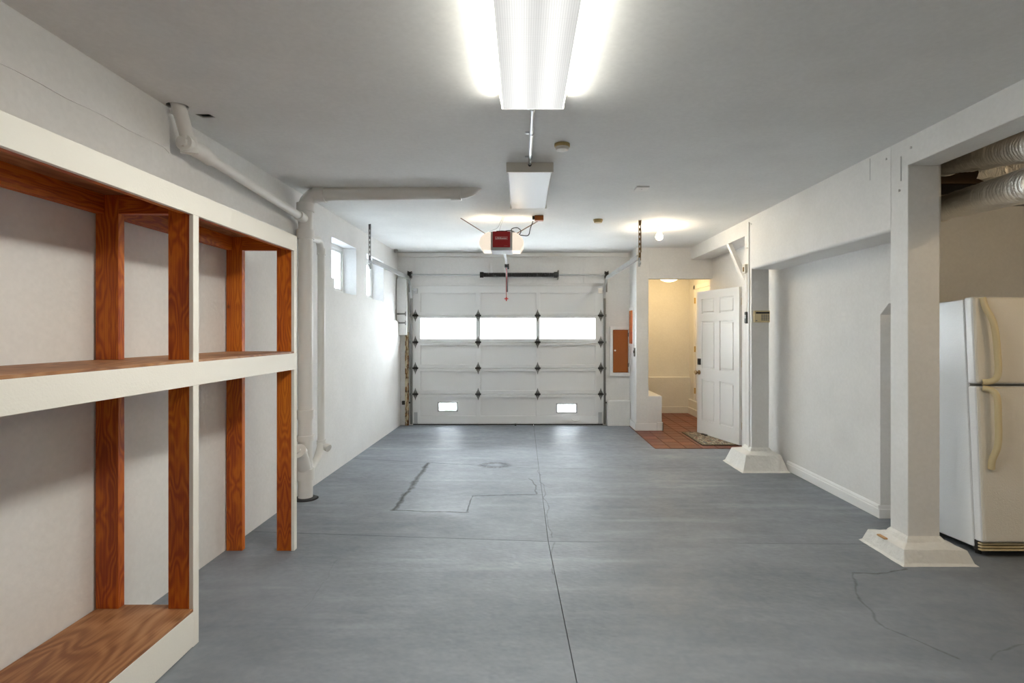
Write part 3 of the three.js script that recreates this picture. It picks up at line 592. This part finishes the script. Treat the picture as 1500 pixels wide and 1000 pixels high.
// ---------------------------------------------------------------- pipes
{
  const X = -1.915, Z = -4.81, t = thing('drain_stack', 'white plastic drain stack with cleanout, elbow and branch along the ceiling', 'pipe', [X, 0, Z]);
  const r = 0.062, Y = (py) => EYE - (py - VY) / F * 4.81;
  mesh('stack_pipe', pipe([V(0, 0, 0), V(0, 2.672, 0), V(0.35, 2.684, 0), V(1.43, 2.695, 0.0), V(1.53, 2.79, 0)], r, 0.13, 120, 24), M.pvc, t);
  const hub = (a, b, rr = 0.075) => mesh('coupling', cyl(a, b, rr, 28), M.pvc, t);
  hub(V(0, Y(310), 0), V(0, Y(298), 0)); hub(V(0, Y(350), 0), V(0, Y(337), 0)); hub(V(0, Y(613), 0), V(0, Y(600), 0)); hub(V(0, Y(645), 0), V(0, Y(637), 0)); hub(V(0, Y(702), 0), V(0, Y(686), 0));
  hub(V(0.085, 2.677, 0), V(0.175, 2.68, 0)); hub(V(1.28, 2.694, 0), V(1.37, 2.697, 0));
  mesh('cleanout', [cyl(V(0, Y(690), 0), V(-0.005, Y(658), 0.12), 0.06, 24), cyl(V(-0.005, Y(660), 0.112), V(-0.006, Y(655), 0.15), 0.066, 24)], M.pvc, t);
  mesh('cleanout_plug', cyl(V(-0.006, Y(655), 0.15), V(-0.006, Y(653), 0.165), 0.028, 6), M.pvc, t);
  // thin riser beside the stack
  const y2 = (py) => EYE - (py - VY) / F * 5.2;
  mesh('riser', pipe([V(0, Y(346), 0), V(0.0, 2.33, -0.33), V(-0.005, 2.22, -0.39), V(-0.005, 0.41, -0.39), V(0.0, 0.3, -0.3), V(0, 0.2, -0.06)], 0.034, 0.06, 120), M.pvc, t);
  mesh('coupling', cyl(V(-0.005, 2.2, -0.39), V(-0.005, 2.26, -0.39), 0.041, 20), M.pvc, t);
  mesh('coupling', cyl(V(-0.005, 0.4, -0.39), V(-0.005, 0.44, -0.39), 0.043, 20), M.pvc, t);
  mesh('riser_cap', [cyl(V(-0.005, 0.39, -0.39), V(0.06, 0.37, -0.37), 0.03, 16), cyl(V(0.05, 0.375, -0.375), V(0.075, 0.365, -0.365), 0.036, 16)], M.pvc, t);
  mesh('floor_collar', new THREE.LatheGeometry([[0.062, 0.0], [0.11, 0.0], [0.085, 0.012], [0.062, 0.014]].map(([x, y]) => new THREE.Vector2(x, y)), 24), M.bed, t);
  const s = thing('waste_pipe', 'thin white pipe dropping from a ceiling hole and sloping along the wall', 'pipe', [-1.92, 2.537, -3.145]);
  mesh('sloped_pipe', pipe([V(0, 0, 0), V(0.0, -0.075, -1.55), V(0.005, -0.085, -1.665)], 0.032, 0.05, 30), M.pvc, s);
  mesh('drop_pipe', cyl(V(-0.012, 0.23, 0.1), V(0, 0.01, 0.005), 0.038, 20), M.pvc, s);
  mesh('elbow', [cyl(V(0, 0.0, 0.055), V(0, -0.002, -0.16), 0.046, 22), cyl(V(-0.0, 0.045, 0.015), V(0, -0.045, -0.0), 0.046, 22)], M.pvc, s);
  mesh('elbow_plug', cyl(V(0.0, 0.0, 0.055), V(0, 0, 0.075), 0.026, 6), M.pvc, s);
  mesh('coupling', cyl(V(0, -0.005, -0.13), V(0, -0.012, -0.21), 0.043, 20), M.pvc, s);
  mesh('coupling', cyl(V(0.002, -0.074, -1.51), V(0.004, -0.082, -1.63), 0.043, 20), M.pvc, s);
  const c = thing('corner_camera', 'tiny grey device in the ceiling corner above the track', 'sensor', [-1.93, CEIL, -8.3]);
  mesh('body', [bx(-0.025, 0.025, -0.05, 0, -0.03, 0.03, 0.008), cyl(V(0.01, -0.03, 0.02), V(0.03, -0.04, 0.06), 0.016, 12)], M.greyBox, c);
}
for (const [py, l] of [[460, 'small dark peg hook high on the corner block'], [473, 'small dark peg hook low on the corner block']]) {
  const t = thing('peg_hook', l, 'hook', [-1.9, gy(py), -DB + 0.14]);
  mesh('peg', [bar(V(-0.05, 0, 0.0), V(0.075, 0, 0.03), 0.012, 0.022), cyl(V(-0.045, 0, 0.0), V(-0.045, 0, 0.025), 0.014, 10)], M.darkSteel, t);
  mesh('cross_end', bx(0.07, 0.082, -0.035, 0.035, 0.022, 0.036, 0.003), M.darkSteel, t);
}

// ---------------------------------------------------------------- storage shelf on the left
{
  const t = thing('storage_shelf', 'built-in timber storage shelf with white fascia boards and brown posts', 'shelf', [0, 0, -2.57]);
  const Xf = -1.53, Xb = -1.985, z = (d) => 2.57 - d, N0 = 0.2, E = 3.7;
  mesh('top_fascia', bx(Xf - 0.02, Xf, 2.008, 2.112, z(N0), z(E), 0.002, 'z'), M.fascia, t);
  mesh('middle_fascia', bx(Xf - 0.02, Xf, 1.213, 1.322, z(N0), z(E), 0.002, 'z'), M.fascia, t);
  mesh('bottom_fascia', bx(Xf - 0.02, Xf, 0.004, 0.165, z(N0), z(2.535), 0.002, 'z'), M.fascia, t);
  mesh('shelf_board', bx(Xb, Xf - 0.001, 1.322, 1.334, z(N0), z(E), 0.001, 'z'), M.ply, t);
  mesh('shelf_board', bx(Xb, Xf - 0.001, 0.165, 0.177, z(N0), z(2.578), 0.001, 'z'), M.ply, t);
  mesh('top_board', bx(Xb, Xf - 0.02, 2.1, 2.112, z(N0), z(E), 0.001, 'z'), M.ply, t);
  for (const d of [0.42, 1.48, 2.537, 3.655]) {
    const far = d > 3, lo = far ? 0 : 0.177;
    // front posts: one length above, one below the middle shelf
    mesh('front_post', bx(Xf - 0.118, Xf - 0.02, 1.334, 2.1, z(d), z(d + 0.04), 0.002), M.fir, t);
    mesh('front_post', bx(Xf - 0.118, Xf - 0.02, lo, 1.322, z(d), z(d + 0.04), 0.002), M.fir, t);
    mesh('rear_post', bx(Xb, Xb + 0.105, 1.334, 2.1, z(d), z(d + 0.04), 0.002), M.fir, t);
    mesh('rear_post', bx(Xb, Xb + 0.105, lo, 1.322, z(d), z(d + 0.04), 0.002), M.fir, t);
    mesh('post_trim', bx(Xf - 0.02, Xf, 1.322, 2.008, z(d - 0.002), z(d + 0.042), 0.002), M.fascia, t);
    mesh('post_trim', bx(Xf - 0.02, Xf, 0.0, 1.213, z(d - 0.002), z(d + 0.042), 0.002), M.fascia, t);
    mesh('cross_rail', bx(Xb + 0.105, Xf - 0.118, 2.012, 2.1, z(d), z(d + 0.04), 0.002, 'x'), M.fir, t);
    mesh('cross_rail', bx(Xb + 0.105, Xf - 0.118, 1.235, 1.322, z(d), z(d + 0.04), 0.002, 'x'), M.fir, t);
  }
  const spans = [[0.46, 1.48], [1.52, 2.537], [2.577, 3.655]];
  for (const [a, b] of spans) {
    mesh('rear_rail', bx(Xb, Xb + 0.04, 2.012, 2.1, z(a), z(b), 0.002, 'z'), M.fir, t);
    mesh('front_rail', bx(Xf - 0.06, Xf - 0.02, 2.012, 2.1, z(a), z(b), 0.002, 'z'), M.fir, t);
    mesh('rear_rail', bx(Xb, Xb + 0.04, 1.235, 1.322, z(a), z(b), 0.002, 'z'), M.fir, t);
    mesh('front_rail', bx(Xf - 0.06, Xf - 0.02, 1.235, 1.322, z(a), z(b), 0.002, 'z'), M.fir, t);
  }
  mesh('floor_rail', bx(Xb, Xb + 0.04, 0.0, 0.165, z(N0), z(2.53), 0.002, 'z'), M.fir, t);
}

// ---------------------------------------------------------------- doors of the entry
function doorLeaf(w, h, parent, mat, th = 0.04) {
  const m = 0.115, cw = (w - 3 * m) / 2, rowsY = [[0.2, 0.78], [0.93, 1.6], [1.71, h - 0.11]], holes = [];
  for (const [a, b] of rowsY) for (let i = 0; i < 2; i++) holes.push([m + i * (cw + m), m + i * (cw + m) + cw, a, b]);
  const g = ext(rect(0, w, 0, h), holes.map((q) => rect(...q)), th, 0.002); g.translate(0, 0, -th / 2); uvm(g);
  mesh('leaf', g, mat, parent);
  for (const [a, b, c, d] of holes) {
    const p = ext(rect(a + 0.022, b - 0.022, c + 0.022, d - 0.022), [], th - 0.006, 0.008); p.translate(0, 0, -(th - 0.006) / 2);
    mesh('panel', [uvm(p), bx(a - 0.001, b + 0.001, c - 0.001, d + 0.001, -0.006, 0.006)], mat, parent);
  }
}
{
  const hx = 2.79, hd = 7.0, fx = 2.545, fd = 7.93, w = Math.hypot(hx - fx, hd - fd);
  const t = structure('door_1', 'white six-panel door standing ajar with dark knob and deadbolt'); t.position.set(fx, 0.018, -fd); t.rotation.y = -Math.atan2(fd - hd, hx - fx); t.userData.category = 'door';
  doorLeaf(w, 2.03, t, M.leaf);
  for (const s of [1]) {
    const k = mesh('knob', new THREE.LatheGeometry([[0, 0], [0.032, 0], [0.032, 0.008], [0.014, 0.014], [0.012, 0.035], [0.026, 0.045], [0.03, 0.06], [0.022, 0.072], [0, 0.074]].map(([x, y]) => new THREE.Vector2(x, y)), 20), M.bronze, t, [0.06, 0.87, 0.02]); k.rotation.x = Math.PI / 2;
    const k2 = mesh('knob', k.geometry, M.bronze, t, [0.06, 0.87, -0.02]); k2.rotation.x = -Math.PI / 2;
    mesh('deadbolt', [bx(0.03, 0.1, 0.98, 1.07, 0.018, 0.034, 0.006), bx(0.058, 0.072, 1.0, 1.05, 0.03, 0.05, 0.004)], M.black, t);
  }
  for (const y of [0.2, 1.0, 1.8]) mesh('hinge', cyl(V(w, y, -0.022), V(w, y + 0.09, -0.022), 0.007, 10), M.brass, t);
  mesh('door_stop', bx(0.15, 0.27, -0.014, 0.012, 0.02, 0.06, 0.008), M.black, t);
  // hall door, seen edge on
  const d2 = structure('door_2', 'cream hall door with brass hinges in the side wall of the hall'); d2.position.set(3.035, 0.27, -9.66); d2.userData.category = 'door';
  mesh('casing', [bx(-0.02, 0.02, -0.01, 2.02, 0, 0.075, 0.003), bx(-0.02, 0.02, 1.95, 2.02, 0, 0.95, 0.003), bx(-0.02, 0.02, -0.01, 2.02, 0.88, 0.95, 0.003)], M.trim, d2);
  mesh('leaf', bx(-0.005, 0.02, 0, 1.95, 0.08, 0.88, 0.003), M.leaf, d2);
  for (const y of [0.12, 0.85, 1.7]) mesh('hinge', [cyl(V(-0.014, y, 0.08), V(-0.014, y + 0.1, 0.08), 0.01, 10), bx(-0.024, -0.018, y, y + 0.1, 0.05, 0.08)], M.brass, d2);
}
{
  const mat = tex(256, 192, (u, v) => { const e = Math.min(u, 1 - u, (v) , (1 - v)), n = fbm(u * 40, v * 30, 2), f = vn(u * 26, v * 20), g = vn(u * 22 + 50, v * 17); let c = [166, 156, 136]; if (f > 0.6) c = [120, 112, 98]; else if (g > 0.72) c = [128, 96, 84]; else if (g < 0.25) c = [112, 112, 110]; if (e < 0.05) c = [122, 112, 90]; return c.map((x) => x * (0.75 + 0.5 * n)); }, 1, 1);
  const t = thing('doormat', 'small patterned beige doormat on the red tiles beneath the open door', 'doormat', [2.46, 0.006, -7.45]);
  const g = slab([[-0.14, -0.41], [0.33, -0.41], [0.33, 0.5], [-0.14, 0.5]], [], 0.009, 0.009, 0.002);
  { const p = g.attributes.position, uv = g.attributes.uv; for (let i = 0; i < p.count; i++) uv.setXY(i, (p.getX(i) + 0.14) / 0.47, (-p.getZ(i) + 0.41) / 0.91); }
  mesh('pile', g, std({ map: mat, roughness: 1 }), t);
  mesh('rubber_edge', slab([[-0.147, -0.417], [0.337, -0.417], [0.337, 0.507], [-0.147, 0.507]], [[[-0.139, -0.409], [0.329, -0.409], [0.329, 0.499], [-0.139, 0.499]]], 0.007, 0.007), M.black, t);
}

// ---------------------------------------------------------------- wall cabinets, keypads and switches
{
  const t = thing('wall_cabinet', 'white framed electrical cabinet with orange wooden door next to the door track', 'cabinet', [0, 0, -DB + 0.02]);
  const g = ext(rect(gx(893), gx(924), gy(550), gy(478)), [rect(gx(897), gx(919.5), gy(545.5), gy(482.5))], 0.04, 0.004); uvm(g);
  mesh('frame', g, M.trim, t);
  const d = mesh('door', bx(gx(897.5), gx(919), gy(545), gy(483), 0.004, 0.034, 0.003), M.orangeDoor, t);
  mesh('knob', cyl(V(gx(900), gy(513), 0.034), V(gx(900), gy(513), 0.052), 0.014, 14), M.trim, d);
  for (const y of [490, 534]) mesh('hinge', bx(gx(918.6), gx(920), gy(y) - 0.03, gy(y) + 0.03, 0.03, 0.044), M.darkSteel, d);
  const s = thing('wood_panel', 'narrow brown wooden panel door on the side of the wall end', 'panel', [1.687, 0, -8.4]);
  mesh('panel_board', bx(-0.03, 0, 1.29, 1.8, -0.12, 0.08, 0.004), M.fir, s);
  mesh('panel_frame', bx(-0.018, 0.0, 1.24, 1.85, -0.2, 0.13, 0.004), M.trim, s);
  const w = thing('light_switch', 'dark light switch below the narrow wood panel', 'switch', [1.687, 1.17, -8.23]);
  mesh('switch_plate', bx(-0.012, 0, -0.07, 0.06, -0.04, 0.04, 0.004), M.darkSteel, w);
  mesh('toggle', bx(-0.022, -0.01, -0.02, 0.02, -0.01, 0.01, 0.003), M.black, w);
}
{
  const p = at(1115, 463.5, 5.97), t = thing('alarm_keypad', 'beige alarm keypad with dark display on the support post', 'keypad', [p.x, p.y, -5.97]);
  mesh('body', bx(-0.088, 0.085, -0.064, 0.064, 0, 0.028, 0.006), M.cream, t);
  mesh('display', bx(-0.07, 0.078, 0.03, 0.05, 0.02, 0.03, 0.001), M.black, t);
  for (let i = 0; i < 4; i++) for (let j = 0; j < 4; j++) mesh('key', bx(-0.01 + i * 0.0225, 0.007 + i * 0.0225, -0.043 + j * 0.017, -0.031 + j * 0.017, 0.024, 0.032, 0.002), M.darkSteel, t);
  mesh('indicator', bx(-0.072, -0.055, -0.05, -0.04, 0.024, 0.03), M.darkSteel, t);
  const r = thing('door_remote', 'black garage door push-button on the side of the support post', 'remote', [2.5, at(0, 465, 6.09).y, -6.08]);
  mesh('body', bx(-0.025, 0, -0.065, 0.065, -0.03, 0.03, 0.01), M.black, r);
  mesh('button', bx(-0.03, -0.02, -0.01, 0.03, -0.016, 0.016, 0.006), M.greyBox, r);
  mesh('wire', cable([V(-0.006, 0.06, 0), V(-0.006, 0.3, 0.003), V(-0.006, 0.52, 0)], 0.003), M.offwhite, r);
  const b = thing('junction_box', 'small beige switch box high on the support post', 'box', [2.5, at(0, 394, 6.12).y, -6.1]);
  mesh('body', bx(-0.035, 0, -0.05, 0.05, -0.04, 0.035, 0.006), M.offwhite, b);
  mesh('button', bx(-0.042, -0.03, -0.03, 0.02, -0.012, 0.012, 0.004), M.bronze, b);
}

// ---------------------------------------------------------------- refrigerator
{
  const t = thing('refrigerator', 'almond and white top-freezer refrigerator leaning back in the alcove', 'refrigerator', [2.957, 0.0, -4.22]);
  t.rotation.x = -0.052;
  const W = 0.75, Hh = 1.66, D = 0.72, dz = D - 0.075;
  mesh('body', bx(0.006, W - 0.006, 0.02, Hh - 0.006, 0, dz - 0.012, 0.01), M.fridgeWhite, t);
  mesh('gasket', bx(0.014, W - 0.014, 0.08, Hh - 0.012, dz - 0.014, dz + 0.002), M.greyBox, t);
  const splitY = 1.082, doors = [['freezer_door', splitY + 0.008, Hh + 0.002], ['main_door', 0.07, splitY - 0.008]];
  for (const [n, a, b] of doors) {
    const d = mesh(n, bx(0, W, a, b, dz, D - 0.012, 0.012), M.fridgeWhite, t);
    mesh('front_skin', bx(0.006, W - 0.006, a + 0.004, b - 0.004, D - 0.03, D, 0.014), M.almond, d);
    const fz = n === 'freezer_door', y0 = fz ? a + 0.012 : b - 0.53, y1 = fz ? b : b - 0.012;
    // bowed handle: thick at the outer end, sweeping in towards the split
    const c = fz ? [V(0.055, y1 - 0.01, D + 0.008), V(0.06, y1 - 0.07, D + 0.02), V(0.085, y1 - 0.17, D + 0.045), V(0.098, y0 + 0.2, D + 0.052), V(0.092, y0 + 0.03, D + 0.045), V(0.07, y0 + 0.004, D + 0.02), V(0.035, y0, D)]
      : [V(0.035, y1, D), V(0.065, y1 - 0.008, D + 0.025), V(0.08, y1 - 0.035, D + 0.047), V(0.084, y1 - 0.2, D + 0.052), V(0.078, y0 + 0.15, D + 0.045), V(0.062, y0 + 0.06, D + 0.02), V(0.062, y0, D + 0.008)];
    const g = new THREE.TubeGeometry(new THREE.CatmullRomCurve3(c), 60, 0.019, 14);
    mesh('handle', g, M.cream, d);
  }
  mesh('kick_grille', [0, 1, 2].map((i) => bx(0.01, W - 0.01, 0.012 + i * 0.019, 0.023 + i * 0.019, D - 0.06, D - 0.03, 0.002)), M.cream, t);
  mesh('grille_back', bx(0.012, W - 0.012, 0.006, 0.07, D - 0.1, D - 0.06), M.black, t);
  for (const [x, z, h] of [[0.06, D - 0.12, 0.06], [W - 0.06, D - 0.12, 0.06]]) mesh('foot', cyl(V(x, -0.03, z), V(x, 0.03, z), 0.018, 12), M.black, t);
  mesh('top_hinge', bx(W - 0.09, W - 0.02, Hh, Hh + 0.016, dz - 0.05, D - 0.02, 0.004), M.fridgeWhite, t);
}
// ---------------------------------------------------------------- foil ducts over the alcove
{
  const fb = tex(256, 256, (u, v) => { const n = 255 * (0.55 * fbm(u * 14, v * 14, 4) + 0.45 * Math.abs(Math.sin(u * Math.PI * 16 + fbm(u * 8, v * 8, 2) * 2))); return [n, n, n]; }, 1, 1, false);
  const foil = std({ color: lin(0.82, 0.8, 0.76), metalness: 0.9, roughness: 0.42, bumpMap: fb, bumpScale: 0.006 });
  const duct = (a, b, r, label, sag) => {
    const t = thing('foil_duct', label, 'duct', a.toArray());
    const d = b.clone().sub(a), mid = d.clone().multiplyScalar(0.5); mid.y -= sag;
    const g = new THREE.TubeGeometry(new THREE.QuadraticBezierCurve3(V(0, 0, 0), mid, d), 90, r, 40), p = g.attributes.position, n = g.attributes.normal, uv = g.attributes.uv;
    for (let i = 0; i < p.count; i++) {
      const u = uv.getX(i), w = uv.getY(i), k = 0.0022 * Math.sin(u * 190) + 0.014 * (fbm(u * 20, Math.sin(w * 6.283) * 2 + 5, 3) - 0.5);
      p.setXYZ(i, p.getX(i) + n.getX(i) * k, p.getY(i) + n.getY(i) * k, p.getZ(i) + n.getZ(i) * k);
    }
    g.computeVertexNormals(); for (let i = 0; i < uv.count; i++) uv.setXY(i, uv.getX(i) * 3, uv.getY(i) * 1.5);
    mesh('sleeve', g, foil, t);
    const q = d.clone().normalize(); mesh('end_band', cyl(d.clone().multiplyScalar(0.97), d.clone().multiplyScalar(0.99), r + 0.012, 32), M.offwhite, t);
  };
  const a1 = at(1500, 273, 3.14), b1 = at(1377, 306, 4.66);
  duct(a1.clone().add(a1.clone().sub(b1).multiplyScalar(0.45)), b1, 0.1, 'large silver foil duct hanging lowest above the refrigerator', 0.0);
  const a2 = at(1500, 214, 3.2), b2 = at(1385, 238, 4.5);
  duct(a2.clone().add(a2.clone().sub(b2).multiplyScalar(0.4)), b2, 0.1, 'ribbed silver foil duct running close under the dark joists', 0.0);
  const w = thing('duct_wrap', 'crumpled foil sheet wrapped around timber between the two ducts', 'foil', at(1480, 254, 3.85).toArray());
  const g = new THREE.BoxGeometry(0.6, 0.12, 0.1, 24, 8, 4), p = g.attributes.position; for (let i = 0; i < p.count; i++) { const x = p.getX(i), y = p.getY(i), z = p.getZ(i); p.setXYZ(i, x + 0.02 * (fbm(x * 20 + 4, y * 20 + z * 9, 3) - 0.5), y + 0.04 * (fbm(x * 14 + 9, z * 14 + y * 6, 3) - 0.5), z + 0.05 * (fbm(x * 16, y * 16 + 7, 3) - 0.5)); }
  g.rotateY(0.4); g.computeVertexNormals(); mesh('foil_sheet', g, foil, w);
}

scene.traverse((o) => { if (o.isMesh) { o.castShadow = true; o.receiveShadow = true; } });
renderer.render(scene, camera);
